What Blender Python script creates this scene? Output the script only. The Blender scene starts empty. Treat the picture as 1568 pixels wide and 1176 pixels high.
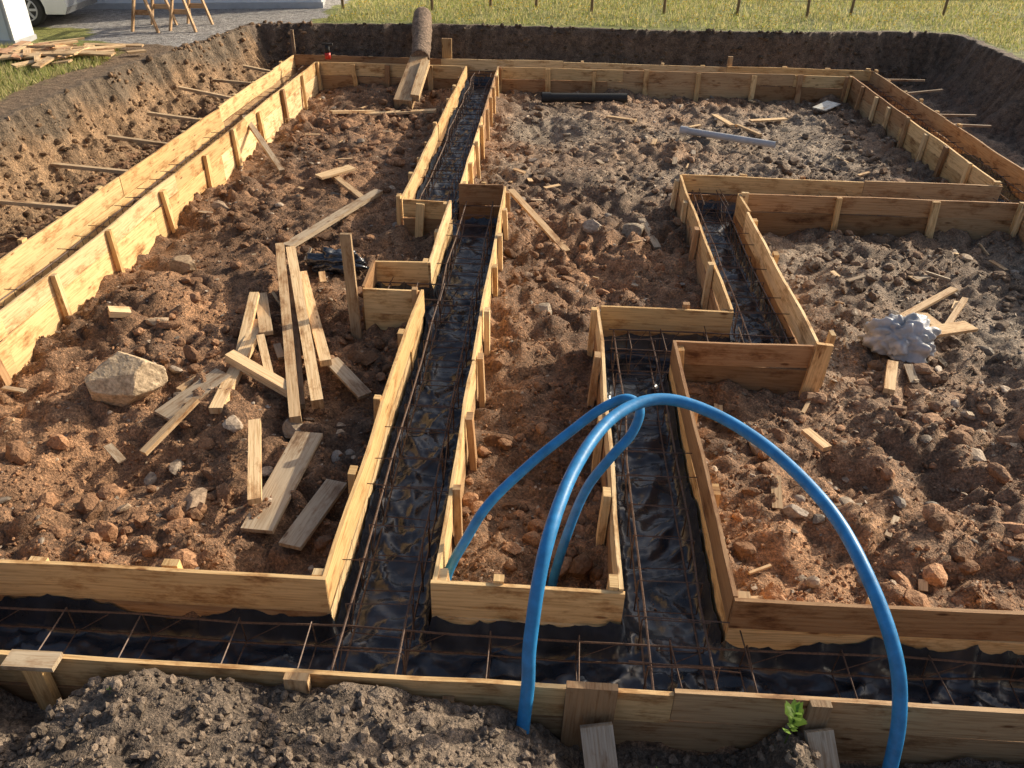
import bpy, math, numpy as np
from mathutils import Vector, Matrix
rs=np.random.RandomState(7)
sc=bpy.context.scene
T=.47
# ---------------------------------------------------------------- noise
TAB=[np.random.RandomState(100+i).rand(256,256) for i in range(6)]
def vn(x,y,s=0):
    t=TAB[s%6]; x=np.asarray(x,float)+17.3*s; y=np.asarray(y,float)+9.1*s
    xi=np.floor(x).astype(int); yi=np.floor(y).astype(int)
    fx=x-xi; fy=y-yi; fx=fx*fx*(3-2*fx); fy=fy*fy*(3-2*fy)
    a=t[xi%256,yi%256];b=t[(xi+1)%256,yi%256];c=t[xi%256,(yi+1)%256];d=t[(xi+1)%256,(yi+1)%256]
    return (a*(1-fx)+b*fx)*(1-fy)+(c*(1-fx)+d*fx)*fy
def fbm(x,y,s=0,o=4):
    r=0;a=.5;n=0
    for i in range(o):
        r=r+a*vn(x*2**i*1.03,y*2**i*.97,s+i); n+=a; a*=.5
    return r/n
def bil(x,y,s=0): return np.abs(2*vn(x,y,s)-1)
def rot(x,y,a): return x*math.cos(a)-y*math.sin(a), x*math.sin(a)+y*math.cos(a)
# ---------------------------------------------------------------- materials
def new_mat(name):
    m=bpy.data.materials.new(name); m.use_nodes=True
    nt=m.node_tree; b=nt.nodes['Principled BSDF']
    return m,nt,b
def N(nt,t,**k):
    n=nt.nodes.new(t)
    for a,v in k.items(): setattr(n,a,v)
    return n
def mixc(nt,bt,fac,a,b):
    n=N(nt,'ShaderNodeMix',data_type='RGBA',blend_type=bt)
    for i,v in ((0,fac),(6,a),(7,b)):
        if hasattr(v,'links'): nt.links.new(v,n.inputs[i])
        elif i==0: n.inputs[0].default_value=v
        else: n.inputs[i].default_value=(*v,1)
    return n.outputs[2]
def noise(nt,vec,scale,detail=5,rough=.6):
    n=N(nt,'ShaderNodeTexNoise'); n.inputs['Scale'].default_value=scale; n.inputs['Detail'].default_value=detail; n.inputs['Roughness'].default_value=rough
    if vec is not None: nt.links.new(vec,n.inputs['Vector'])
    return n.outputs['Fac']
def ramp(nt,fac,stops):
    r=N(nt,'ShaderNodeValToRGB'); e=r.color_ramp.elements
    while len(e)<len(stops): e.new(.5)
    for i,(p,c) in enumerate(stops):
        e[i].position=p; e[i].color=(*c,1) if len(c)==3 else c
    nt.links.new(fac,r.inputs[0]); return r.outputs[0]
def bump(nt,b,h,dist,strength=1.,prev=None):
    n=N(nt,'ShaderNodeBump'); n.inputs['Distance'].default_value=dist; n.inputs['Strength'].default_value=strength
    nt.links.new(h,n.inputs['Height'])
    if prev is not None: nt.links.new(prev,n.inputs['Normal'])
    nt.links.new(n.outputs[0],b.inputs['Normal']); return n.outputs[0]
def mat_soil(name='soil'):
    m,nt,b=new_mat(name); tc=N(nt,'ShaderNodeTexCoord').outputs['Object']
    at=N(nt,'ShaderNodeAttribute',attribute_name='Col').outputs['Color']
    n1=noise(nt,tc,8,3,.7); n2=noise(nt,tc,50,3,.8)
    c=mixc(nt,'MULTIPLY',1.,at,ramp(nt,n1,[(.3,(.5,.48,.47)),(.7,(1.4,1.4,1.4))]))
    c=mixc(nt,'MULTIPLY',1.,c,ramp(nt,n2,[(.3,(.45,.45,.45)),(.5,(1,1,1)),(.68,(1.95,1.9,1.85))]))
    nt.links.new(c,b.inputs['Base Color']); b.inputs['Roughness'].default_value=.74; b.inputs['Specular IOR Level'].default_value=.4
    p=bump(nt,b,n1,.055,1.); bump(nt,b,n2,.025,1.,p)
    return m
def mat_stone(name,rough=.8,spec=.35,sc_=30,bd=.008):
    m,nt,b=new_mat(name); tc=N(nt,'ShaderNodeTexCoord').outputs['Object']
    at=N(nt,'ShaderNodeAttribute',attribute_name='Col').outputs['Color']
    n1=noise(nt,tc,sc_,2,.7)
    c=mixc(nt,'MULTIPLY',1.,at,ramp(nt,n1,[(.3,(.6,.56,.52)),(.7,(1.35,1.35,1.35))]))
    nt.links.new(c,b.inputs['Base Color']); b.inputs['Roughness'].default_value=rough; b.inputs['Specular IOR Level'].default_value=spec
    if bd: bump(nt,b,n1,bd,1.)
    return m
def mat_wood():
    m,nt,b=new_mat('sawn_wood'); uv=N(nt,'ShaderNodeUVMap',uv_map='UV').outputs[0]
    at=N(nt,'ShaderNodeAttribute',attribute_name='Col').outputs['Color']
    mp=N(nt,'ShaderNodeMapping'); mp.inputs['Scale'].default_value=(1.2,26,1); nt.links.new(uv,mp.inputs[0])
    g=noise(nt,mp.outputs[0],2.2,4,.65)
    mp2=N(nt,'ShaderNodeMapping'); mp2.inputs['Scale'].default_value=(2.6,9,1); nt.links.new(uv,mp2.inputs[0])
    v=N(nt,'ShaderNodeTexVoronoi'); v.inputs['Scale'].default_value=1.; nt.links.new(mp2.outputs[0],v.inputs['Vector'])
    kn=ramp(nt,v.outputs['Distance'],[(.06,(.26,.14,.07)),(.13,(1,1,1))])
    mp3=N(nt,'ShaderNodeMapping'); mp3.inputs['Scale'].default_value=(1.,2.4,1); nt.links.new(uv,mp3.inputs[0])
    st=noise(nt,mp3.outputs[0],2.3,5,.72)
    c=mixc(nt,'MULTIPLY',1.,at,ramp(nt,g,[(.3,(.68,.56,.43)),(.52,(1.02,1,.97)),(.75,(1.16,1.14,1.1))]))
    c=mixc(nt,'MULTIPLY',.85,c,kn)
    c=mixc(nt,'MULTIPLY',1.,c,ramp(nt,st,[(.30,(.30,.21,.155)),(.40,(.72,.62,.54)),(.49,(1,1,1))]))
    nt.links.new(c,b.inputs['Base Color']); b.inputs['Roughness'].default_value=.7; b.inputs['Specular IOR Level'].default_value=.35
    bump(nt,b,g,.005,.7); return m
def mat_plain(name,col,rough=.6,metal=0.,nscale=20,var=.25,bd=0.,spec=.5):
    m,nt,b=new_mat(name); tc=N(nt,'ShaderNodeTexCoord').outputs['Object']; n=noise(nt,tc,nscale,3)
    lo=tuple(x*(1-var) for x in col); hi=tuple(min(1,x*(1+var)) for x in col)
    nt.links.new(ramp(nt,n,[(.3,lo),(.7,hi)]),b.inputs['Base Color'])
    b.inputs['Roughness'].default_value=rough; b.inputs['Metallic'].default_value=metal; b.inputs['Specular IOR Level'].default_value=spec
    if bd: bump(nt,b,n,bd)
    return m
M_soil=mat_soil(); M_clod=mat_stone('clod_soil',.82,.32,45,.012); M_stone=mat_stone('stone',.7,.45,30,.006); M_wood=mat_wood()
M_rebar=mat_plain('rusty_steel',(.10,.06,.043),.55,.3,60,.5)
M_black=mat_plain('black_plastic_film',(.022,.026,.036),.27,0,4,.6,.008,.7)
M_blue=mat_plain('blue_polyethylene',(.03,.235,.52),.42,0,14,.22,.002)
M_bark=mat_plain('bark',(.19,.13,.09),.9,0,18,.6,.04)
M_white=mat_plain('white_paint',(.78,.79,.8),.6,0,3,.06)
M_grey=mat_plain('grey_plastic',(.46,.46,.47),.45,0,8,.1)
M_dark=mat_plain('black_rubber',(.02,.02,.02),.7,0,20,.3)
M_red=mat_plain('red_plastic',(.5,.03,.02),.4)
M_silver=mat_plain('silver_car_paint',(.42,.44,.46),.25,.7,3,.05)
M_glass=mat_plain('dark_glass',(.02,.03,.035),.05,0,3,.1)
M_roof=mat_plain('roof_tiles',(.12,.06,.05),.7,0,9,.3,.02)
M_bag=mat_plain('milky_plastic_film',(.45,.45,.46),.35,0,6,.35,.01,.35)
def mat_grass():
    m,nt,b=new_mat('grass_blades'); at=N(nt,'ShaderNodeAttribute',attribute_name='Col').outputs['Color']
    nt.links.new(at,b.inputs['Base Color']); b.inputs['Roughness'].default_value=.6
    t=N(nt,'ShaderNodeBsdfTranslucent'); nt.links.new(at,t.inputs[0]); mx=N(nt,'ShaderNodeMixShader'); mx.inputs[0].default_value=.5
    nt.links.new(b.outputs[0],mx.inputs[1]); nt.links.new(t.outputs[0],mx.inputs[2]); nt.links.new(mx.outputs[0],nt.nodes['Material Output'].inputs[0]); return m
M_grass=mat_grass()
# ---------------------------------------------------------------- mesh helpers
def link(o): sc.collection.objects.link(o); return o
def fast_mesh(name,V,F,col=None,mat=None,smooth=False):
    V=np.asarray(V,np.float32); F=np.asarray(F,np.int32); k=F.shape[1]
    me=bpy.data.meshes.new(name); me.vertices.add(len(V)); me.vertices.foreach_set('co',V.ravel())
    me.loops.add(F.size); me.loops.foreach_set('vertex_index',F.ravel())
    me.polygons.add(len(F)); me.polygons.foreach_set('loop_start',np.arange(0,F.size,k,dtype=np.int32))
    try: me.polygons.foreach_set('loop_total',np.full(len(F),k,np.int32))
    except Exception: pass
    me.polygons.foreach_set('use_smooth',np.full(len(F),smooth))
    me.update(calc_edges=True); me.validate()
    if col is not None:
        a=me.color_attributes.new('Col','FLOAT_COLOR','POINT'); c=np.ones((len(V),4),np.float32); c[:,:3]=col; a.data.foreach_set('color',c.ravel())
    if mat: me.materials.append(mat)
    return link(bpy.data.objects.new(name,me))
class B:
    def __init__(s): s.V=[];s.F=[];s.UV=[];s.C=[];s.M=[];s.S=[]
    def face(s,idx,uv,c,mi=0,sm=False): s.F.append(idx); s.UV.extend(uv); s.C.append(c); s.M.append(mi); s.S.append(sm)
    def plank(s,a,b,wd,w,th,tint=(.6,.43,.24),seg=1,warp=0.,mi=0):
        a=np.array(a,float);b=np.array(b,float);wd=np.array(wd,float);d=b-a;L=np.linalg.norm(d);d/=L
        wd=wd-d*(wd@d);wd/=np.linalg.norm(wd);nd=np.cross(d,wd)
        base=len(s.V);u0,v0=rs.rand(2)*30
        k1=rs.randn(seg+1)*warp;k2=rs.randn(seg+1)*warp*.6;k1=np.convolve(np.pad(k1,1,'edge'),[.3,.4,.3],'valid');k2=np.convolve(np.pad(k2,1,'edge'),[.3,.4,.3],'valid')
        for i in range(seg+1):
            c=a+d*L*i/seg+nd*k1[i]+wd*k2[i]
            for sw,sn in((-1,-1),(1,-1),(1,1),(-1,1)): s.V.append(c+wd*sw*w/2+nd*sn*th/2)
        per=[0,w,w+th,2*w+th,2*w+2*th]
        for i in range(seg):
            ua=u0+L*i/seg;ub=u0+L*(i+1)/seg
            for j in range(4):
                p=base+4*i+j;q=base+4*i+(j+1)%4
                s.face([p,q,q+4,p+4],[(ua,v0+per[j]),(ua,v0+per[j+1]),(ub,v0+per[j+1]),(ub,v0+per[j])],tint,mi)
        et=tuple(x*.8 for x in tint)
        s.face([base+3,base+2,base+1,base],[(u0,v0),(u0,v0+w),(u0+th,v0+w),(u0+th,v0)],et,mi)
        e=base+4*seg; s.face([e,e+1,e+2,e+3],[(u0,v0),(u0,v0+w),(u0+th,v0+w),(u0+th,v0)],et,mi)
    def tube(s,P,r,n=6,mi=0,c=(1,1,1),cap=True):
        P=np.array(P,float); r=np.broadcast_to(r,(len(P),)); base=len(s.V)
        t=np.gradient(P,axis=0); t/=np.linalg.norm(t,axis=1)[:,None]
        up=np.array([0,0,1.]) if abs(t[0][2])<.9 else np.array([1.,0,0]); x=np.cross(t[0],up); x/=np.linalg.norm(x)
        for i in range(len(P)):
            x=x-t[i]*(x@t[i]); x/=np.linalg.norm(x); y=np.cross(t[i],x)
            for k in range(n):
                a=2*math.pi*k/n; s.V.append(P[i]+r[i]*(math.cos(a)*x+math.sin(a)*y))
        for i in range(len(P)-1):
            for k in range(n):
                p=base+i*n+k;q=base+i*n+(k+1)%n
                s.face([p,q,q+n,p+n],[(i,k/n),(i,(k+1)/n),(i+1,(k+1)/n),(i+1,k/n)],c,mi,n>6)
        if cap:
            s.face([base+k for k in range(n)][::-1],[(0,0)]*n,c,mi); e=base+(len(P)-1)*n; s.face([e+k for k in range(n)],[(0,0)]*n,c,mi)
    def obj(s,name,mats,parent=None):
        me=bpy.data.meshes.new(name); me.from_pydata([tuple(v) for v in s.V],[],s.F)
        uv=me.uv_layers.new(name='UV'); uv.data.foreach_set('uv',np.array(s.UV,np.float32).ravel())
        a=me.color_attributes.new('Col','FLOAT_COLOR','CORNER'); c=[]
        for f,cc in zip(s.F,s.C): c.extend([*cc,1.]*len(f))
        a.data.foreach_set('color',np.array(c,np.float32))
        me.polygons.foreach_set('material_index',np.array(s.M,np.int32)); me.polygons.foreach_set('use_smooth',np.array(s.S,bool))
        for m in (mats if isinstance(mats,list) else [mats]): me.materials.append(m)
        me.update(); o=link(bpy.data.objects.new(name,me))
        if parent: o.parent=parent
        return o
def spline(P,n=8):
    P=np.array(P,float);Q=np.vstack([2*P[0]-P[1],P,2*P[-1]-P[-2]]);out=[]
    for i in range(1,len(Q)-2):
        for k in range(n):
            t=k/n;out.append(.5*((2*Q[i])+(-Q[i-1]+Q[i+1])*t+(2*Q[i-1]-5*Q[i]+4*Q[i+1]-Q[i+2])*t*t+(-Q[i-1]+3*Q[i]-3*Q[i+1]+Q[i+2])*t**3))
    out.append(Q[-2]);return np.array(out)
def ico(sub):
    import bmesh
    bm=bmesh.new(); bmesh.ops.create_icosphere(bm,subdivisions=sub,radius=1.); V=np.array([v.co[:] for v in bm.verts]); F=np.array([[v.index for v in f.verts] for f in bm.faces]); bm.free(); return V,F
# ---------------------------------------------------------------- layout
TR=[(-5.45,6.47,2.53,3.12),(-5.45,-4.85,2.53,17.5),(-5.45,6.47,16.9,17.5),(5.9,6.47,2.53,17.5),(-1.17,-.58,3.1,9.8),(-1.76,-1.15,9.2,16.95),
 (-1.74,-1.16,6.82,7.41),(.52,1.12,3.1,6.6),(.52,2.35,6.03,6.6),(1.74,2.35,6.03,10.45),(1.74,5.95,9.83,10.45)]
def in_tr(x,y,m=0.):
    r=np.zeros(np.shape(x),bool)
    for a,b,c,d in TR: r|=(x>a-m)&(x<b+m)&(y>c-m)&(y<d+m)
    return r
HOL=[(-3.25,4.5,-.22,.38),(-2.35,6.9,-.16,.35),(-3.6,12.6,-.2,.45),(-.05,14.1,-.22,.45),(.7,8.1,-.24,.4),(.9,10.2,-.2,.4),(2.4,4.9,-.24,.32),(3.1,5.0,-.22,.35),(-1.6,11.5,-.1,.5),(.0,11.2,-.18,.45),(0.05,4.6,-.1,.3),(3.6,5.8,-.14,.3),(2.0,3.9,-.08,.25),(-3.9,10.9,-.12,.4),(1.6,12.2,-.12,.4),(.15,3.6,-.12,.25),
 (-2.7,5.6,.05,.5),(-4.0,7.2,.08,.5),(-.3,5.,.09,.22),(.5,9.2,.1,.4),(-.3,7.5,.09,.25),(-4.0,4.6,.08,.4),(-2.4,3.8,.06,.4),(2.2,4.3,.06,.3),(-.35,3.9,.07,.2),(2.9,4.3,.07,.3),(-3.3,3.7,.08,.3)]
def xl(y): return np.interp(y,[-400,2,10,13.5,15.5,18.5],[-7.1,-7.1,-7.05,-7.05,-6.7,-6.2])
def ye(x): return np.interp(x,[-8,-6.3,-4.8,-.9,2,4.8,7.8,9.],[17.75,17.8,18.05,18.45,18.3,18.45,18.9,18.7])
def gravelly(x,y):
    g=np.clip((y-9.3)/2.5,0,1)*np.clip((x+1.2)/.6,0,1); g2=np.clip((x-1.5)/1.,0,1)*np.clip((y-4.0)/3.,0.1,1)
    return np.clip(np.maximum(g,g2),0,1)*np.clip(.05+1.1*vn(x*.9,y*.9,3),0,1)
def height(x,y,parts=False):
    x=np.asarray(x,float);y=np.asarray(y,float)
    wx=.30*(fbm(y*1.4,x*.3,1,4)-.5)+.12*(bil(y*4.3,x*.6,2)-.5)+.06*(vn(y*13,x,2)-.5); wy=.3*(fbm(x*1.2,y*.3,2,4)-.5)+.1*(bil(x*4,y*.6,3)-.5)
    d1=(x-xl(y)+wx)/.66; d3=(8.5-x+wx)/.8; d2=(ye(x)-y+wy)/.42
    d=np.minimum(np.minimum(d1,d3),d2); t=np.clip(d,0,1)
    wall=1-(t*(1.9-.9*t))**.88; wn=np.sin(math.pi*t)*(.2*(fbm(x*3,y*3,4)-.5)+.11*(bil(x*5,y*5,1)-.4)+.045*(bil(x*14,y*14,2)-.4))
    out=1.0+.05*(fbm(x*.5,y*.5,1)-.5)+.03*(fbm(x*4,y*4,2)-.5)
    g=gravelly(x,y); am=1-.3*g
    xr,yr=rot(x+.15*vn(x*3,y*3,2),y+.15*vn(x*3,y*3,5),.6)
    rough=.55+.85*vn(x*.8+3,y*.8,5)
    fl=-.085+.16*(fbm(x*.9,y*.9,0,3)-.5)+am*rough*(.14*bil(xr*2.7,yr*2.7,1)+.10*bil(xr*6.1+3,yr*6.1,2)+.05*bil(xr*13,yr*13,4)+.028*bil(xr*27,yr*27,5))
    for hx,hy,a,r in HOL: fl=fl+a*np.exp(-((x-hx)**2+(y-hy)**2)/r**2)
    fl=fl-.12*np.exp(-((x+4.75)/.45)**2)
    fl=fl-.02*(x>2)
    h=fl*(1-wall)+out*wall+wn
    h=np.where(d<=0,out,h)
    p=np.interp(x,[-5,-2.9,-2.62,-2.45,-2.3,-1.9,-1.4,-1.0,-.6,-.15,.1,.25,.5,.9,1.15,1.28,1.4,1.5,1.7,2.2,3,6],[.36,.36,.14,.10,.3,.46,.38,.42,.36,.30,.18,-.02,-.08,-.06,.14,.32,.22,-.04,-.05,.06,.2,.3])
    mo=p+.28*np.clip(2.42-y,0,1.9)+.12*(fbm(x*2.5,y*2.5,3)-.5)+.07*(bil(xr*5,yr*5,2)-.3)+.04*bil(xr*13,yr*13,4)+.02*bil(xr*33,yr*33,1)
    mo=np.where(y>2.42,mo-(y-2.42)*.3,mo)
    h=np.where(y<2.49,np.where(d1<=0,out,np.maximum(mo,wall*out)),h)
    h=np.where(in_tr(x,y),-.15,h)
    if parts: return h,t,d,g
    return h
# ---------------------------------------------------------------- ground
xs=np.concatenate([[-400,-200,-100,-60,-40,-30,-24,-20,-17,-15,-14],np.arange(-13.,-7.9,.12),np.arange(-7.85,8.9,.045),np.arange(8.95,15,.12),[16,18,21,26,35,60,120,250,400]])
ys=np.concatenate([[-400,-150,-50,-20,-8,-3,0,1],np.arange(1.5,6,.025),np.arange(6,18.9,.045),np.arange(18.95,27,.12),[28,30,34,40,50,80,150,400]])
X,Y=np.meshgrid(xs,ys); H,t,d,g=height(X,Y,True)
far=(np.abs(X)>30)|(Y>40)|(Y<-10); H=np.where(far,1.0,H)
n1=fbm(X*1.3,Y*1.3,2)[...,None]; n2=fbm(X*6,Y*6,3)[...,None]
n1=np.clip((n1-.5)*1.8+.5,0,1); n3=np.clip((fbm(X*.7+5,Y*.7,4,3)-.5)*2.2+.5,0,1)[...,None]
def c3(a): return np.array(a).reshape(1,1,3)
damp=.62+.55*n3
red=(c3((.345,.188,.096))*(1-n1)*1.15+c3((.16,.094,.055))*n1*1.15)*damp
grey=c3((.29,.222,.16))*(.7+.5*n1); col=red*(1-g[...,None])+grey*g[...,None]
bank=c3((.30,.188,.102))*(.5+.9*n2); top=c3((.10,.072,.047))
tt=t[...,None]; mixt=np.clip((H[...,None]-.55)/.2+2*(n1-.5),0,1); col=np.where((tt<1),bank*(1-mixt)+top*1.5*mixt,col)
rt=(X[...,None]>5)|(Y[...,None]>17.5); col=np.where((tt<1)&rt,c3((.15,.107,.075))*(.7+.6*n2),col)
col=np.where((Y<2.49)[...,None]&(H[...,None]<.95),c3((.20,.152,.112))*(.6+.65*n1),col)
grassm=(d<=-.25)
drive=((X<-5.2+.6*(n1[...,0]-.5))&(Y>15.2+(X+7)*-.4+1.2*(n1[...,0]-.5)))
gcol=c3((.16,.18,.05))*(.7+.6*n2)+c3((.09,.07,.02))*n1
bare=np.clip((X+7.9)/.2+4*(n2[...,0]-.5),0,1)*(X<-5)
bare=np.where(Y>17,0,bare)
gg=gcol*(1-bare[...,None])+c3((.19,.13,.08))*bare[...,None]
gg=np.where(drive[...,None],c3((.30,.285,.27))*(.75+.5*n2),gg)
col=np.where(grassm[...,None],gg,col)
ny,nx=X.shape; idx=np.arange(nx*ny).reshape(ny,nx)
F=np.stack([idx[:-1,:-1],idx[:-1,1:],idx[1:,1:],idx[1:,:-1]],-1).reshape(-1,4)
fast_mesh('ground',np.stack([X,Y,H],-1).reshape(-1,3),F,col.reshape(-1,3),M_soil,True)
# ---------------------------------------------------------------- clods / stones
def scatter(name,n,sub,posf,szf,colf,mat,smooth,flat=.7,jit=.25,sink=.3,cuts=0,zadd=0.):
    V0,F0=ico(sub); P=posf(n); n=len(P); S=szf(P); k=len(V0)
    A=rs.rand(n)*6.28; tl=rs.randn(n)*.4
    V=np.repeat(V0[None],n,0)
    for i in range(cuts):
        nr=rs.randn(n,3); nr/=np.linalg.norm(nr,axis=1)[:,None]; hh=.45+.35*rs.rand(n,1); dd=np.einsum('nkj,nj->nk',V,nr)
        V=V-np.maximum(dd-hh,0)[...,None]*nr[:,None,:]*.95
    V=V*(1+jit*rs.randn(n,k,1)*.6)*np.stack([.7+.7*rs.rand(n),.6+.5*rs.rand(n),flat*(.6+.6*rs.rand(n))],-1)[:,None,:]
    ct,st=np.cos(tl)[:,None],np.sin(tl)[:,None]; y=V[...,1]*ct-V[...,2]*st; z=V[...,1]*st+V[...,2]*ct; x=V[...,0]
    ca,sa=np.cos(A)[:,None],np.sin(A)[:,None]
    V=np.stack([x*ca-y*sa,x*sa+y*ca,z],-1)*S[:,None,None]
    zz=height(P[:,0],P[:,1])+zadd; V[...,0]+=P[:,0,None];V[...,1]+=P[:,1,None];V[...,2]+=(zz+S*(flat-sink)*.6)[:,None]
    Fc=(F0[None]+np.arange(n)[:,None,None]*k).reshape(-1,3); C=np.repeat(colf(P),k,0)
    return fast_mesh(name,V.reshape(-1,3),Fc,C,mat,smooth)
def near_pts(n,x0=-4.8,x1=5.9,y0=3.15,y1=17.,pw=1.4,mar=.05):
    u=rs.rand(n*3); y=y0+(y1-y0)*u**pw; x=x0+(x1-x0)*rs.rand(n*3)
    ok=(~in_tr(x,y,mar))&(np.abs(x)<.75*y+1.2); P=np.stack([x,y],-1)[ok]; return P[:n]
def clump(P,thr,sc_=1.3):
    return P[rs.rand(len(P))<np.clip((fbm(P[:,0]*sc_,P[:,1]*sc_,1,3)-thr)*5,0.05,1)]
def soilcol(P):
    g=gravelly(P[:,0],P[:,1])[:,None]; r=rs.rand(len(P),1); dm=.62+.55*np.clip((fbm(P[:,0]*.7+5,P[:,1]*.7,4,3)-.5)*2.2+.5,0,1)[:,None]
    return (np.array([[.33,.178,.094]])*(1-g)+np.array([[.29,.215,.152]])*g)*(.5+.8*r)*dm
def stonecol(P):
    r=rs.rand(len(P),1); q=rs.rand(len(P),1); return (np.array([[.40,.29,.19]])*q+np.array([[.36,.30,.24]])*(1-q))*(.5+.8*r)
scatter('soil_clods',8000,2,lambda n:clump(near_pts(n),.42),lambda P:.013+.09*rs.rand(len(P))**4.4,soilcol,M_clod,False,.72,.14,.42,cuts=3)
scatter('soil_crumbs',42000,1,lambda n:clump(near_pts(n),.34,2.),lambda P:.004+.016*rs.rand(len(P))**2.2,soilcol,M_clod,False,.8,.3)
def gp(n):
    P=near_pts(n,pw=1.2); g=gravelly(P[:,0],P[:,1]); return P[rs.rand(len(P))<.15+.8*g]
scatter('gravel_stones',20000,1,gp,lambda P:.006+.02*rs.rand(len(P))**2.4,stonecol,M_stone,False,.38,.3)
scatter('rubble_stones',430,2,lambda n:near_pts(n,pw=1.15),lambda P:.022+.07*rs.rand(len(P))**2.6,stonecol,M_stone,False,.5,.05,cuts=6)
def tp(n):
    x=-5.4+11.8*rs.rand(n); y=2.55+9*rs.rand(n)**1.5; ok=in_tr(x,y,-.03)&(fbm(x*1.5,y*1.5,2,3)>.44); return np.stack([x,y],-1)[ok]
scatter('spilled_soil',9000,1,tp,lambda P:.003+.012*rs.rand(len(P))**3,soilcol,M_clod,False,.7,.3,zadd=.085)
def mp(n):
    x=-3.6+7*rs.rand(n);y=1.7+.76*rs.rand(n);return np.stack([x,y],-1)
scatter('mound_clods',6000,1,mp,lambda P:.004+.03*rs.rand(len(P))**3.6,lambda P:np.array([[.20,.152,.112]])*(.5+.8*rs.rand(len(P),1)),M_clod,False,.75,.22)
def bp_(n):
    y=6+12*rs.rand(n); x=xl(y)+rs.rand(n)**.8*1.3-.05; return np.stack([x,y],-1)
scatter('bank_clods',3500,1,bp_,lambda P:.010+.05*rs.rand(len(P))**3,lambda P:np.array([[.27,.17,.096]])*(.5+.8*rs.rand(len(P),1)),M_clod,False,.8,.22)
def fp_(n):
    x=-6+14.*rs.rand(n); y=ye(x)-.5+.5*rs.rand(n); return np.stack([x,y],-1)
scatter('far_bank_clods',1800,1,fp_,lambda P:.015+.04*rs.rand(len(P))**2.5,lambda P:np.array([[.13,.095,.065]])*(.5+.8*rs.rand(len(P),1)),M_clod,False,.8,.22)
# boulders
def rock(name,x,y,sx,sy,sz,col,seed,rt_=0,sub=4,zoff=0):
    V,F=ico(sub); r=np.random.RandomState(seed)
    for i in range(13):
        nrm=r.randn(3);nrm/=np.linalg.norm(nrm);h=.5+.3*r.rand(); dd=V@nrm; V=V-np.maximum(dd-h,0)[:,None]*nrm*.97
    V=V*(1+.10*(fbm(V[:,0]*4+seed,V[:,1]*4+V[:,2]*3,2)-.5)+.04*(fbm(V[:,0]*12+V[:,2]*9,V[:,1]*12,3)-.5))[:,None]*np.array([sx,sy,sz])*1.15
    c,s=math.cos(rt_),math.sin(rt_); V=np.stack([V[:,0]*c-V[:,1]*s,V[:,0]*s+V[:,1]*c,V[:,2]],-1)
    V+=np.array([x,y,float(height(x,y))+sz*.3+zoff]); return fast_mesh(name,V,F,np.tile(col,(len(V),1)),M_stone,False)
rock('boulder',-3.50,5.45,.37,.28,.25,(.52,.39,.25),3,.3,5)
rock('boulder',-3.98,7.9,.15,.13,.12,(.36,.25,.15),5)
rock('boulder',1.05,9.3,.16,.13,.1,(.33,.26,.18),8); rock('boulder',.55,9.25,.12,.1,.09,(.33,.26,.2),9); rock('boulder',.0,7.15,.09,.08,.07,(.4,.32,.23),10)
rock('boulder',-2.4,4.15,.14,.08,.06,(.4,.28,.18),11,1.2); rock('boulder',-3.75,6.65,.16,.08,.05,(.42,.3,.19),12); rock('boulder',-1.95,5.1,.12,.09,.08,(.3,.23,.16),13)
rock('boulder',1.75,5.15,.1,.08,.06,(.35,.28,.22),14); rock('boulder',1.8,4.3,.09,.07,.05,(.35,.28,.22),15); rock('boulder',-4.3,9.8,.12,.1,.08,(.33,.23,.15),16)
# ---------------------------------------------------------------- formwork
FRESH=[(.81,.57,.29),(.78,.53,.26),(.84,.62,.35),(.71,.47,.22)]
DIRTY=[(.40,.23,.115),(.48,.29,.15),(.32,.185,.09),(.53,.35,.19)]
TH=.026
def wall(p0,p1,nrm,hb=.57,fresh=.6,stakes=True,sp=.85,lowdirty=.6,top=T,stake_top=None,ends=(0,0)):
    b=B();p0=np.array(p0,float);p1=np.array(p1,float);d=p1-p0;L=np.linalg.norm(d);d/=L;n=np.array(nrm,float)
    sp0=rs.choice([.22,.25,.27]) if hb>.4 else hb
    rows=[(top,sp0)]
    if hb>.4: rows.append((top-sp0-.006,hb-sp0))
    for ri,(zt,w) in enumerate(rows):
        s=-ends[0]
        while s<L+ends[1]-.01:
            ln=min(rs.uniform(2.2,4.),L+ends[1]-s)
            if L+ends[1]-(s+ln)<.6: ln=L+ends[1]-s
            j=rs.randn(3)*.004; fr=fresh if ri==0 else fresh*(1-lowdirty)
            tint=np.array(FRESH[rs.randint(4)] if rs.rand()<fr else DIRTY[rs.randint(4)])*rs.uniform(.8,1.08)
            a=p0+d*(s+.002)+n*(TH/2+ri*.003+abs(j[0]));e=p0+d*(s+ln-.002)+n*(TH/2+ri*.003+abs(j[1]))
            b.plank((*a,zt-w/2+j[1]),(*e,zt-w/2+j[2]+rs.randn()*.006),(0,0,1),w,TH,tuple(tint),max(2,int(ln/.3)),.010)
            s+=ln
    if stakes:
        k=max(1,int(round(L/sp)))
        for i in range(k+1):
            q=(i+.5*(0 if k>1 else 1)+rs.randn()*.08)/k
            q=min(max(q,.06/L),1-.06/L)
            if i==k and k==1: continue
            c=p0+d*L*q+n*(TH+.010+.027); tz=(top+rs.uniform(-.05,.035)) if stake_top is None else stake_top
            tint=np.array(FRESH[rs.randint(4)] if rs.rand()<.75 else DIRTY[rs.randint(4)])*rs.uniform(.85,1.08)
            lean=rs.randn()*.012; w=rs.choice([.06,.09,.1])
            b.plank((*(c+n*(lean+.03)+d*rs.randn()*.03),-.25),(*c,tz),(*d,0),w,.05,tuple(tint),1)
    return b.obj('formwork_wall',M_wood)
W=wall
e=TH
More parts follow.
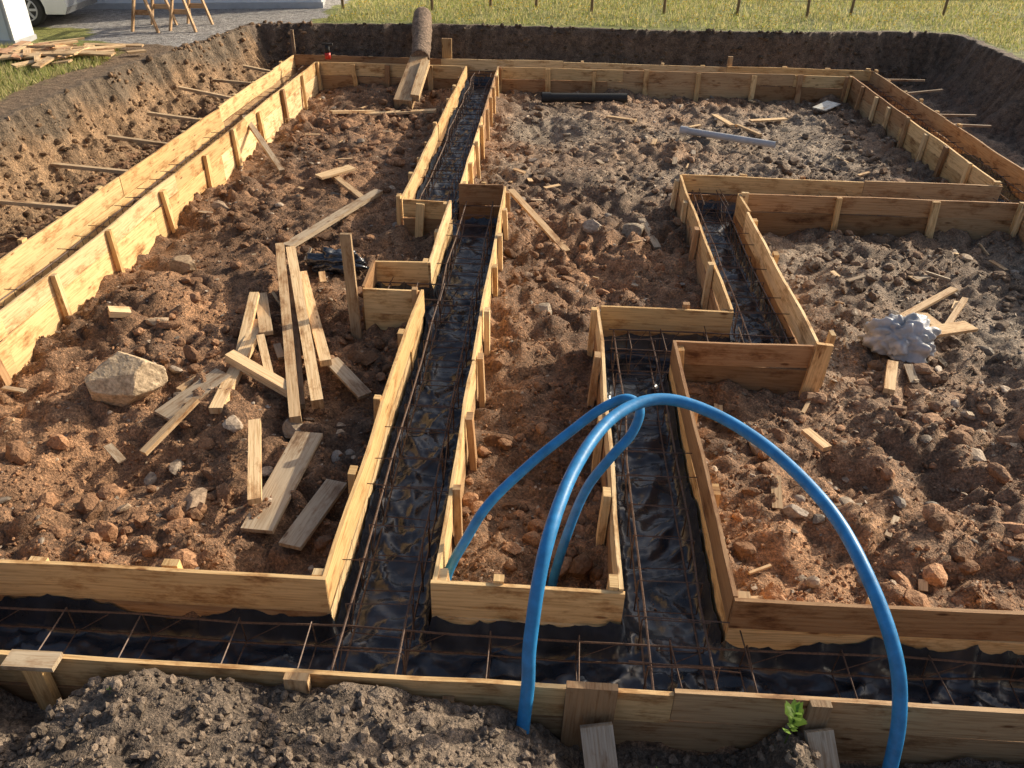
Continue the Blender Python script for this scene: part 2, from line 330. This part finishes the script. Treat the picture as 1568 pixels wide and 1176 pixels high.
W((-4.85,3.12),(-1.17,3.12),(0,1),fresh=.9,lowdirty=1,ends=(0,0))
W((-1.17,3.12),(-1.17,6.82),(-1,0),fresh=1,lowdirty=0)
W((-1.74,6.82),(-1.17-e,6.82),(0,-1),fresh=.8,stakes=False)
W((-1.74,7.41),(-1.17-e,7.41),(0,1),hb=.3,fresh=.8,stakes=False)
W((-1.74,6.83),(-1.74,7.4),(-1,0),stakes=False)
W((-1.17,7.41),(-1.17,9.2),(-1,0),fresh=.9,sp=.9)
W((-1.76,9.2),(-1.17-e,9.2),(0,-1),fresh=.8,sp=.6)
W((-1.76,9.2+e),(-1.76,16.9),(-1,0),fresh=.9)
W((-4.85,16.9),(-1.76,16.9),(0,-1),fresh=.7)
W((-4.85,3.15),(-4.85,16.88),(1,0),hb=.75,fresh=1.,lowdirty=0,sp=1.25)
W((-.58,3.12),(.52,3.12),(0,1),fresh=.9,sp=1.2,lowdirty=.4)
W((-.58,3.15),(-.58,9.8),(1,0),fresh=.9)
W((-1.15,9.8),(-.58,9.8),(0,1),fresh=.6,sp=.6)
W((-1.15,9.83),(-1.15,16.9),(1,0),fresh=.8)
W((-1.15,16.9),(5.9,16.9),(0,-1),fresh=.45,sp=1.)
W((5.9,10.48),(5.9,16.87),(-1,0),fresh=.4)
W((1.74,10.45),(5.9,10.45),(0,1),fresh=.4)
W((1.74,6.63),(1.74,10.45),(-1,0),fresh=.8)
W((.52,6.6),(1.74,6.6),(0,1),fresh=.4)
W((.52,3.15),(.52,6.6),(-1,0),fresh=.9)
W((1.12,3.12),(5.9,3.12),(0,1),fresh=.5,lowdirty=.6)
W((1.12,3.15),(1.12,6.03),(1,0),fresh=.7)
W((1.12,6.03),(2.35,6.03),(0,-1),fresh=0.,stakes=False)
W((2.35,6.03),(2.35,9.83),(1,0),fresh=.95)
W((2.35+e,9.83),(5.9,9.83),(0,-1),fresh=.0,lowdirty=1,sp=1.3)
W((5.9,3.15),(5.9,9.8),(-1,0),fresh=.5)
W((-5.45,2.53),(6.47,2.53),(0,-1),fresh=.35,stakes=False,hb=.55,lowdirty=1)
W((-5.45,2.54),(-5.45,17.5),(-1,0),fresh=1,lowdirty=.1)
W((-5.45,17.5),(6.47,17.5),(0,1),fresh=.4)
W((6.47,2.54),(6.47,17.5),(1,0),fresh=.4)
def stake(a,b,w,th,tint,wd=(1,0,0),name='wooden_stake',seg=2):
    q=B(); q.plank(a,b,wd,w,th,tint,seg,.002); return q.obj(name,M_wood)
stake((-1.82,6.72,-.15),(-1.84,6.76,1.03),.10,.045,(.42,.3,.18))
stake((2.32,5.93,-.12),(2.38,5.97,.52),.14,.045,(.76,.48,.22)); stake((2.46,6.1,-.1),(2.47,6.1,.56),.09,.04,(.6,.42,.22),(0,1,0))
stake((.30,2.472,-.05),(.31,2.472,.535),.25,.04,(.38,.24,.13))
stake((-2.49,2.46,-.05),(-2.49,2.465,.46),.10,.05,(.7,.45,.2)); stake((-2.62,2.47,.487),(-2.36,2.47,.487),.1,.03,(.5,.4,.28),(0,1,0))
stake((-1.16,2.46,0),(-1.15,2.465,.49),.12,.045,(.65,.45,.25)); stake((-.4,2.478,.2),(-.4,2.48,.36),.06,.03,(.35,.22,.12))
stake((.44,2.02,-.15),(.34,2.40,.33),.16,.05,(.42,.36,.29)); stake((1.52,2.0,-.1),(1.42,2.42,.36),.13,.05,(.44,.37,.29)); stake((-2.78,2.15,.2),(-2.72,2.42,.42),.12,.04,(.36,.3,.24))
stake((1.42,2.475,.2),(1.42,2.475,.49),.1,.04,(.36,.25,.15))
stake((-5.46,17.56,0),(-5.46,17.56,.95),.06,.05,(.3,.22,.15)); stake((-2.25,17.62,0),(-2.25,17.62,.85),.2,.06,(.45,.3,.15)); stake((3.6,17.6,0),(3.6,17.6,.65),.1,.05,(.5,.35,.2))
stake((5.95,9.75,-.1),(5.95,9.75,.5),.1,.05,(.6,.42,.22))
for y in (7.2,8.76,10.1,11.33,12.7,14.1,15.2,16.2):
    x1=float(xl(y))+rs.uniform(.4,.65); stake((-5.48,y+rs.randn()*.03,.38),(x1,y+rs.randn()*.12,.42+rs.rand()*.12),.065,.045,tuple(np.array((.55,.41,.26))*rs.uniform(.7,1.1)),(0,1,0),'formwork_brace')
for y in (11.4,13.7,14.3,15.8,17.):
    stake((6.5,y,.40),(7.15+.2*rs.rand(),y+rs.randn()*.1,.36+.08*rs.rand()),.05,.035,(.3,.22,.15),(0,1,0),'formwork_brace')
# ---------------------------------------------------------------- plastic sheet in trenches
sx=np.arange(-5.5,6.5,.025); sy=np.concatenate([np.arange(2.5,8,.022),np.arange(8,17.55,.04)])
PX,PY=np.meshgrid(sx,sy)
D=np.zeros(PX.shape)
for m in (.0,.02,.04,.06,.09,.12,.16):
    ins=np.ones(PX.shape,bool)
    for ax,ay in ((1,0),(-1,0),(0,1),(0,-1),(.7,.7),(-.7,.7),(.7,-.7),(-.7,-.7)): ins&=in_tr(PX+ax*m,PY+ay*m)
    D=np.where(ins,m,D)
msk=in_tr(PX,PY,-.004)
def crease(x,y,s): return (1-np.abs(2*vn(x,y,s)-1))**5
wx_=PX+.25*vn(PX*2.2,PY*2.2,1); wy_=PY+.25*vn(PX*2.2,PY*2.2,2)
a1=rot(wx_,wy_,.5); a2=rot(wx_,wy_,-.7); a3=rot(wx_,wy_,1.3)
PZ=-.09+.07*fbm(PX*1.7,PY*1.7,2,2)+.04*crease(a1[0]*5,a1[1]*1.3,1)+.035*crease(a2[0]*7,a2[1]*1.8,2)+.03*crease(a3[0]*9,a3[1]*2.5,3)+.016*crease(a1[1]*14,a1[0]*4,4)+.012*crease(a2[1]*17,a2[0]*6,5)
lf=np.where(PX<-4.8,.15,.8)
rim=lf*(.14+.2*vn(PX*1.5,PY*1.5,4))*np.clip(1-D/.07,0,1)**1.5
PZ=PZ+rim
ids=-np.ones(PX.shape,int); ids[msk]=np.arange(msk.sum())
q=msk[:-1,:-1]&msk[1:,:-1]&msk[:-1,1:]&msk[1:,1:]
Fp=np.stack([ids[:-1,:-1][q],ids[:-1,1:][q],ids[1:,1:][q],ids[1:,:-1][q]],-1)
fast_mesh('plastic_sheet',np.stack([PX[msk],PY[msk],PZ[msk]],-1),Fp,None,M_black,True)
# ---------------------------------------------------------------- rebar
def cage(x0,y0,x1,y1,inset=.13,sp=.34,extra=.5,diag=True,zt=.29):
    b=B(); a=np.array([x0,y0]);e_=np.array([x1,y1]);d=e_-a;L=np.linalg.norm(d);d/=L;n=np.array([-d[1],d[0]]);hw=.30-inset
    k=max(2,int(L/.6))
    for s in(-1,1):
        for z,rr in((zt,.0070),(.05,.0065)):
            P=[(*(a+d*L*i/k+n*(s*hw+rs.randn()*.010)),z+rs.randn()*.008) for i in range(k+1)]; b.tube(P,rr,5)
    m=int(L/sp)
    for i in range(m+1):
        c=a+d*(i+.5+rs.randn()*.05)*sp*L/(sp*(m+1)); sk=d*rs.randn()*.015
        q=[(*(c+n*(hw+.02)+sk),.03),(*(c+n*(hw+.02)),zt+.01+rs.randn()*.006),(*(c-n*(hw+.02)+sk),zt+.01+rs.randn()*.006),(*(c-n*(hw+.02)),.03)]
        for j in range(4): b.tube([q[j],q[(j+1)%4]],.0045,4)
        if rs.rand()<extra: b.tube([(*(c-n*(hw+.13)),zt+.01),(*(c+n*(hw+.12)+sk*2),zt+.015)],.0045,4)
        c2=c+d*sp*.5
        if diag:
            for s in(-1,1): b.tube([q[0] if s>0 else q[3],(*(c2+n*s*hw),zt)],.0035,4)
    return b.obj('rebar_cage',M_rebar)
cage(-5.4,2.83,6.4,2.83,.13,.5,.15,True,.22); cage(-5.15,3.1,-5.15,17.2,zt=.2); cage(-5.4,17.2,6.4,17.2); cage(6.19,2.9,6.19,17.2)
cage(-.875,2.6,-.875,9.7); cage(-1.46,9.3,-1.46,17.1); cage(.82,2.6,.82,6.5,diag=False); cage(.6,6.32,2.3,6.32); cage(2.05,6.1,2.05,10.4); cage(1.8,10.14,6.3,10.14); cage(-1.7,7.12,-.9,7.12)
# ---------------------------------------------------------------- hoses
b=B(); b.tube(spline([(-.02,2.36,.0),(-.02,2.40,.24),(-.003,2.455,.53),(0,2.52,.80),(.055,2.75,1.17),(.19,3.2,1.29),(.40,3.6,1.335),(.672,3.8,1.337),(.967,3.75,1.294),(1.26,3.5,1.235),(1.49,3.12,1.155),(1.60,2.76,1.04),(1.68,2.5,.85),(1.74,2.39,.57),(1.745,2.3,.276),(1.74,2.24,-.05)],10),.034,18); b.obj('blue_water_pipe',M_blue)
b=B(); b.tube(spline([(-.55,3.25,-.08),(-.525,3.40,.23),(-.41,3.5,.47),(-.28,3.60,.67),(-.05,3.80,.82),(.18,3.95,.96),(.37,4.02,1.10),(.52,4.04,1.17),(.60,3.99,1.13),(.56,3.92,1.0),(.45,3.85,.88),(.31,3.80,.66),(.21,3.72,.37),(.13,3.64,.0),(.12,3.6,-.25)],10),.03,18); b.obj('blue_water_pipe',M_blue)
# ---------------------------------------------------------------- loose lumber
def gz(p): return float(height(p[0],p[1]))
def lum(a,b_,w,th,tint,za=.05,zb=.05,wd=(0,0,1),flat=True,name='wooden_plank'):
    a=np.array(a,float);b_=np.array(b_,float);d=b_-a; side=np.array([-d[1],d[0],0.])
    q=B(); q.plank((a[0],a[1],max(gz(a),-.02)+za),(b_[0],b_[1],max(gz(b_),-.02)+zb),side if flat else (0,0,1),w,th,tint,max(2,int(np.linalg.norm(d)/.4)),.003); q.obj(name,M_wood)
FL=(.79,.57,.33);MD=(.58,.41,.24);GY=(.44,.35,.25)
lum((-2.93,8.04),(-1.95,5.1),.09,.10,MD,.25,.1); lum((-2.80,8.0),(-1.82,5.3),.10,.09,FL,.28,.16); lum((-2.62,7.73),(-1.9,5.9),.1,.06,FL,.16,.12); lum((-2.72,7.6),(-2.02,5.4),.11,.05,GY,.12,.06)
lum((-2.72,5.82),(-2.1,5.5),.10,.08,FL,.14,.12); lum((-2.72,6.62),(-2.61,5.15),.11,.06,FL,.1,.06); lum((-3.02,4.68),(-2.78,5.2),.06,.04,MD,.07,.05); lum((-3.05,5.12),(-2.72,5.65),.20,.035,GY,.08,.1)
lum((-3.05,5.46),(-2.65,6.4),.06,.045,MD,.1,.12); lum((-2.24,5.0),(-1.92,4.03),.09,.045,FL,.1,.05); lum((-1.80,4.95),(-1.86,3.85),.22,.03,GY,.10,.08); lum((-1.45,4.4),(-1.60,3.72),.16,.03,GY,.08,.08)
lum((-1.88,6.0),(-1.5,5.6),.13,.03,GY,.06,.05); lum((-3.01,8.45),(-2.3,10.35),.13,.05,GY,.08,.08); lum((-5.0,13.0),(-3.95,11.4),.08,.05,GY,.4,.05); lum((-3.2,11.3),(-2.5,10.3),.09,.04,MD,.06,.05); lum((-3.3,11.0),(-2.9,11.4),.2,.03,FL,.06,.07)
lum((-.5,10.05),(.24,8.8),.09,.035,MD,.3,.06); lum((1.17,9.6),(1.32,8.97),.09,.04,GY,.08,.05)
lum((3.52,7.32),(4.5,8.2),.08,.03,MD,.06,.05); lum((4.5,7.93),(4.03,7.25),.06,.04,MD,.06,.05); lum((3.7,7.02),(4.27,7.25),.18,.03,(.66,.46,.25),.08,.08); lum((3.22,6.45),(3.05,6.0),.09,.05,FL,.06,.05); lum((3.9,7.55),(3.92,7.2),.12,.03,MD,.06,.1); lum((3.4,6.7),(3.7,7.0),.16,.03,MD,.06,.08)
lum((2.17,5.38),(2.28,5.14),.08,.04,FL,.06,.06); lum((3.0,15.35),(3.2,14.6),.1,.03,FL,.05,.05); lum((3.6,15.0),(4.3,15.25),.12,.03,FL,.05,.05); lum((3.3,14.7),(3.6,14.1),.06,.04,MD,.05,.05); lum((5.1,16.0),(5.45,16.3),.3,.02,(.75,.75,.7),.06,.06); lum((1.0,15.0),(1.5,14.7),.1,.04,MD,.05,.05)
lum((-3.4,14.7),(-2.1,14.65),.13,.04,FL,.05,.08); lum((-3.9,14.2),(-3.3,14.9),.1,.04,MD,.05,.05); lum((-2.86,6.95),(-2.72,6.0),.09,.05,FL,.3,.1); lum((-2.55,6.15),(-2.3,5.6),.07,.05,FL,.18,.1); lum((-2.9,7.2),(-2.55,6.3),.12,.035,MD,.15,.15)
lum((-4.15,6.55),(-4.0,6.65),.14,.06,FL,.05,.05)
for i in range(90):
    P=near_pts(1,pw=1.2)
    if len(P)==0: continue
    a=P[0]; an=rs.rand()*6.28; L=rs.uniform(.05,.28); e2=a+np.array([math.cos(an),math.sin(an)])*L
    if in_tr(e2[0],e2[1],.05): continue
    lum(a,e2,rs.uniform(.015,.08),rs.uniform(.008,.025),[FL,MD,GY][rs.randint(3)],.02,.03,name='wood_offcut')
q=B()
for i in range(46):
    x=-8.55+rs.randn()*.42;y=14.0+rs.randn()*.4;an=rs.randn()*.6+(.2 if i%3 else 1.4);L=rs.uniform(.3,1.1);z=1.03+rs.rand()*.13*math.exp(-((x+8.55)**2+(y-14)**2))
    dx,dy=math.cos(an)*L/2,math.sin(an)*L/2; q.plank((x-dx,y-dy,z+rs.rand()*.03),(x+dx,y+dy,z+rs.rand()*.06),(-dy,dx,rs.randn()*.05),rs.uniform(.07,.16),.03,tuple(np.array([FL,MD,(.55,.33,.2)][rs.randint(3)])*rs.uniform(.8,1.1)),1)
q.obj('wood_pile',M_wood)
# log
P=spline([(-2.86,18.45,1.15),(-2.80,17.9,.98),(-2.72,17.3,.82),(-2.66,16.6,.62)],6); q=B(); n=len(P)
q.tube(P,np.linspace(.205,.185,n)*(1+.05*rs.randn(n)),14)
o=q.obj('bark_trunk',[M_bark])
root=link(bpy.data.objects.new('felled_log',None)); o.parent=root
q=B(); q.plank((-2.66,16.75,.64),(-2.80,15.25,.08),(1,0,0),.34,.20,(.55,.38,.22),4,.012); q.plank((-2.52,16.4,.62),(-2.58,15.3,.2),(1,.3,0),.16,.14,(.66,.48,.28),3,.01); q.obj('squared_end',M_wood,root)
q=B(); q.tube([(2.2,13.95,.12),(3.65,13.25,.11)],.055,16,cap=False); q.tube([(2.2,13.95,.12),(2.32,13.89,.12)],.068,16,cap=False); q.obj('grey_drain_pipe',M_grey)
q=B(); q.tube([(-.22,15.95,.12),(1.42,16.1,.12)],.085,16,cap=False); q.tube([(-.22,15.95,.12),(-.05,15.965,.12)],.1,16,cap=False); q.obj('black_drain_pipe',M_dark)
def bag(name,x,y,sx,sy,sz,mat,seed):
    V,F=ico(5); n_=np.abs(2*fbm(V[:,0]*1.6+seed,V[:,1]*1.6+V[:,2]*1.7,1,3)-1)+.22*bil(V[:,0]*5+V[:,2]*4,V[:,1]*5,3)+.08*bil(V[:,0]*11+V[:,2]*8,V[:,1]*11,4)
    V=V*(.7+.7*n_)[:,None]*np.array([sx,sy,sz]); V[:,2]=np.maximum(V[:,2],-.3*sz); V+=np.array([x,y,gz((x,y))+.3*sz]); return fast_mesh(name,V,F,None,mat,True)
bag('grey_plastic_bag',3.42,6.85,.35,.25,.27,M_bag,2); bag('black_plastic_bag',-2.35,8.15,.3,.2,.16,M_black,6); bag('black_plastic_bag',-1.0,9.95,.15,.12,.14,M_black,9)
root=link(bpy.data.objects.new('laser_level',None))
q=B(); q.tube([(-4.62,17.05,.5),(-4.62,17.05,.62)],.06,14); q.obj('red_base',M_red,root); q=B(); q.tube([(-4.62,17.05,.62),(-4.62,17.05,.72),(-4.62,17.05,.76)],[.05,.05,.03],14); q.plank((-4.72,17.05,.78),(-4.5,17.05,.78),(0,1,0),.04,.04); q.obj('black_head',M_dark,root)
# ---------------------------------------------------------------- grass + dandelions
def blades(name,P,hm,wm,seed):
    r=np.random.RandomState(seed); n=len(P); z=height(P[:,0],P[:,1])-.01; h=hm*(.5+r.rand(n)); w=wm*(.6+.8*r.rand(n)); a=r.rand(n)*6.28; ln=r.randn(n,2)*.035
    dx,dy=np.cos(a)*w,np.sin(a)*w
    V=np.stack([np.stack([P[:,0]-dx,P[:,1]-dy,z],-1),np.stack([P[:,0]+dx,P[:,1]+dy,z],-1),np.stack([P[:,0]+ln[:,0],P[:,1]+ln[:,1],z+h],-1)],1).reshape(-1,3)
    c=np.array([[.30,.33,.09]])*(.6+.7*r.rand(n,1)); c=np.where(r.rand(n,1)<.5,np.array([[.60,.52,.24]])*(.7+.5*r.rand(n,1)),c)
    return fast_mesh(name,V,np.arange(3*n).reshape(-1,3),np.repeat(c,3,0),M_grass)
n=90000; x=-6.5+21*rs.rand(n);y=17.9+8.5*rs.rand(n); ok=(y>ye(x)+.12+.25*vn(x*3,y*3,1))|(x>8.7); ok&=~((x<-5.0)&(y>15.))
P1=np.stack([x,y],-1)[ok]
n=12000; x=8.75+6*rs.rand(n); y=13+5*rs.rand(n); P2=np.stack([x,y],-1)
n=24000; x=-10.8+3.3*rs.rand(n);y=9+5.8*rs.rand(n); ok=(x<-7.65+.35*(vn(x*2,y*2,2)-.5)); P3=np.stack([x,y],-1)[ok]
P=np.vstack([P1,P2,P3]); P=P[rs.rand(len(P))<np.clip(.25+1.5*(fbm(P[:,0]*1.2,P[:,1]*1.2,4,3)-.2),.1,1)]
blades('grass',P,.085,.010,3)
k=P[rs.choice(len(P),1700)]; k=k[(k[:,1]>18.5)]; z=height(k[:,0],k[:,1])+.08
V0,F0=ico(1); V=(V0[None]*np.array([.02,.02,.01])+np.stack([k[:,0],k[:,1],z],-1)[:,None]).reshape(-1,3); Fd=(F0[None]+np.arange(len(k))[:,None,None]*len(V0)).reshape(-1,3)
fast_mesh('dandelions',V,Fd,np.tile((.75,.55,.03),(len(V),1)),M_grass)
def weed(x,y,z0,s,seed):
    r=np.random.RandomState(seed); q=B(); q.tube([(x,y,z0-.1),(x+.01,y,z0+.1*s)],.004,5,c=(.12,.16,.04))
    for i in range(int(16*s)):
        a=r.rand()*6.28; zz=z0+.1*s*r.rand(); L=.045*s*(.6+.7*r.rand()); p=np.array([x,y,zz]); d=np.array([math.cos(a),math.sin(a),.5+.5*r.rand()]); d/=np.linalg.norm(d); sd=np.cross(d,(0,0,1));sd/=np.linalg.norm(sd)
        c=tuple(np.array((.2,.34,.05))*(.7+.6*r.rand())); b0=len(q.V); q.V+= [p,p+d*L*.5+sd*L*.28,p+d*L,p+d*L*.5-sd*L*.28]; q.face([b0,b0+1,b0+2,b0+3],[(0,0)]*4,c)
    return q.obj('weed_plant',M_grass)
weed(1.25,2.36,.43,1.5,1); weed(.66,2.25,.12,.9,2); weed(-2.0,2.3,.5,.5,3)
# ---------------------------------------------------------------- fence
root=link(bpy.data.objects.new('wire_fence',None)); q=B(); pts=[(-5,20.2),(-2.9,20.3),(-1.6,20.9),(-.5,21.0),(.8,20.3),(2.5,20.5),(4.2,20.6),(5.8,20.5),(6.9,20.9),(9.2,21.3),(11.5,21.6)]
for i,(x,y) in enumerate(pts): q.tube([(x,y,.8),(x+rs.randn()*.04,y,2.1)],.035,8,c=(.3,.22,.15))
q.obj('posts',M_wood,root); q=B()
for z in (1.35,1.65,1.95): q.tube([(x,y-.04,z) for x,y in pts],.003,4)
q.obj('wires',M_rebar,root)
for cx,cy in((-8.05,16.95),(-7.38,17.15)):
    q=B()
    for y in(cy-.4,cy+.4):
        for s in(-1,1): q.plank((cx+s*.26,y+(-.05 if y<cy else .05),1.0),(cx+s*.04,y,1.85),(0,1,0),.08,.035,(.5,.34,.2))
        q.plank((cx-.18,y+.05,1.35),(cx+.18,y+.05,1.35),(0,0,1),.09,.025,(.5,.34,.2))
    q.plank((cx,cy-.55,1.87),(cx,cy+.55,1.87),(1,0,0),.1,.06,(.55,.38,.22)); q.obj('sawhorse',M_wood)
def boxp(q,x0,x1,y0,y1,z0,z1,c=(1,1,1),mi=0): q.plank((x0,(y0+y1)/2,(z0+z1)/2),(x1,(y0+y1)/2,(z0+z1)/2),(0,1,0),y1-y0,z1-z0,c,1,0,mi)
root=link(bpy.data.objects.new('white_storage_box',None)); q=B(); boxp(q,-12.2,-9.75,14.95,15.6,1.02,2.2)
q.obj('body',M_white,root); q=B(); boxp(q,-12.25,-9.7,14.9,15.65,2.2,2.27); boxp(q,-12.22,-9.73,14.93,15.62,.97,1.08)
for x in np.arange(-12.1,-9.8,.38): boxp(q,x,x+.05,14.935,14.948,1.09,2.19)
q.obj('lid_and_ribs',M_grey,root)
# house
root=link(bpy.data.objects.new('white_house',None)); root.location=(-5.5,20.25,1.0); root.rotation_euler=(0,0,math.atan2(1.1,5.3))
q=B(); boxp(q,-12,0,0,7,.12,3.)
for x in np.arange(-12,0,.6): boxp(q,x,x+.03,-.02,-.001,.14,3.)
q.obj('walls',M_white,root)
q=B(); boxp(q,-12.03,.03,-.05,7.03,-.2,.12); q.obj('plinth',M_grey,root)
q=B()
for x in(-9.5,-6.2,-3.): boxp(q,x,x+1.2,-.045,-.022,1.1,2.2)
q.obj('windows',M_glass,root)
q=B(); q.V+=[np.array(v,float) for v in((-12.4,-.5,2.85),(.4,-.5,2.85),(.4,3.5,5.),(-12.4,3.5,5.),(-12.4,7.5,2.85),(.4,7.5,2.85))]
for f_ in((0,1,2,3),(3,2,5,4)): q.face(list(f_),[(0,0)]*4,(1,1,1))
q.obj('roof',M_roof,root)
# car
root=link(bpy.data.objects.new('parked_car',None)); root.location=(-10.5,16.75,1.02); root.rotation_euler=(0,0,.12)
prof=[(-3.45,.35),(-3.5,.75),(-3.4,1.0),(-3.1,1.05),(-2.7,1.42),(-1.2,1.47),(-.35,1.05),(.55,.92),(.78,.7),(.8,.35),(.74,.22),(.40,.22)]
arc=lambda cx:[(cx+.37*math.cos(a),.3+.37*math.sin(a)) for a in np.linspace(-.2,math.pi+.2,12)]
prof+=arc(0)+[(-.6,.2),(-2.2,.2)]+arc(-2.65)+[(-3.3,.25)]
import bmesh
bm=bmesh.new(); vs=[bm.verts.new((x,0,z)) for x,z in prof]; f0=bm.faces.new(vs); r=bmesh.ops.extrude_face_region(bm,geom=[f0])
for v in r['geom']:
    if isinstance(v,bmesh.types.BMVert): v.co.y+=1.7
for v in bm.verts:
    if v.co.z>1.06: v.co.y=.85+(v.co.y-.85)*.82
bmesh.ops.recalc_face_normals(bm,faces=bm.faces); bmesh.ops.triangulate(bm,faces=[f for f in bm.faces if len(f.verts)>4])
me=bpy.data.meshes.new('body'); bm.to_mesh(me); bm.free(); me.materials.append(M_silver); o=link(bpy.data.objects.new('body',me)); o.parent=root
q=B()
for cx in(0,-2.65):
    for y in(.12,1.55): q.tube([(cx,y-.1,.3),(cx,y-.08,.3),(cx,y+.08,.3),(cx,y+.1,.3)],[.28,.32,.32,.28],26)
q.obj('tyres',M_dark,root); q=B()
for cx in(0,-2.65):
    q.tube([(cx,.005,.3),(cx,.03,.3)],[.06,.06],12)
    for k in range(7):
        a=k*6.283/7; q.plank((cx,.012,.3),(cx+.19*math.cos(a),.012,.3+.19*math.sin(a)),(math.sin(a),0,-math.cos(a)),.045,.012)
    q.tube([(cx+.2*math.cos(a),.012,.3+.2*math.sin(a)) for a in np.linspace(0,6.283,28)],.014,6)
q.obj('rims',M_grey,root)
q=B(); boxp(q,-2.55,-1.75,.09,.12,1.08,1.36); boxp(q,-1.65,-1.0,.09,.12,1.08,1.36); q.obj('side_windows',M_glass,root)
q=B(); boxp(q,.60,.79,-.01,.3,.62,.78); q.obj('headlight',M_grey,root)
# ---------------------------------------------------------------- light, world, camera
EL=math.radians(26); AZ=math.radians(56)
dirv=Vector((math.sin(AZ)*math.cos(EL),math.cos(AZ)*math.cos(EL),math.sin(EL)))
sd=bpy.data.lights.new('sun','SUN'); sd.energy=5.; sd.angle=math.radians(.5); sd.color=(1,.89,.70); so=link(bpy.data.objects.new('sun',sd)); so.rotation_euler=dirv.to_track_quat('Z','Y').to_euler(); so.location=(10,10,12)
w=bpy.data.worlds.new('World'); sc.world=w; w.use_nodes=True; nt=w.node_tree; bg=nt.nodes['Background']; sk=nt.nodes.new('ShaderNodeTexSky'); sk.sky_type='NISHITA'; sk.sun_disc=False; sk.sun_elevation=EL; sk.sun_rotation=AZ; sk.dust_density=5.
nt.links.new(sk.outputs[0],bg.inputs[0]); bg.inputs[1].default_value=.145
cd=bpy.data.cameras.new('camera'); co=link(bpy.data.objects.new('camera',cd)); sc.camera=co; cd.sensor_width=36; cd.lens=1222/1568*36; cd.clip_end=2000; cd.clip_start=.05
f=1222.;Yc=np.array([78,793,-1222.]);Yc/=np.linalg.norm(Yc);Xc=np.array([1,-.042,0]);Xc[2]=-(Xc[0]*Yc[0]+Xc[1]*Yc[1])/Yc[2];Xc/=np.linalg.norm(Xc);Zc=np.cross(Xc,Yc)
m=Matrix(((*Xc,0),(*Yc,0),(*Zc,3.87),(0,0,0,1))); co.matrix_world=m
sc.view_settings.view_transform='Standard'; sc.view_settings.look='None'; sc.view_settings.exposure=0
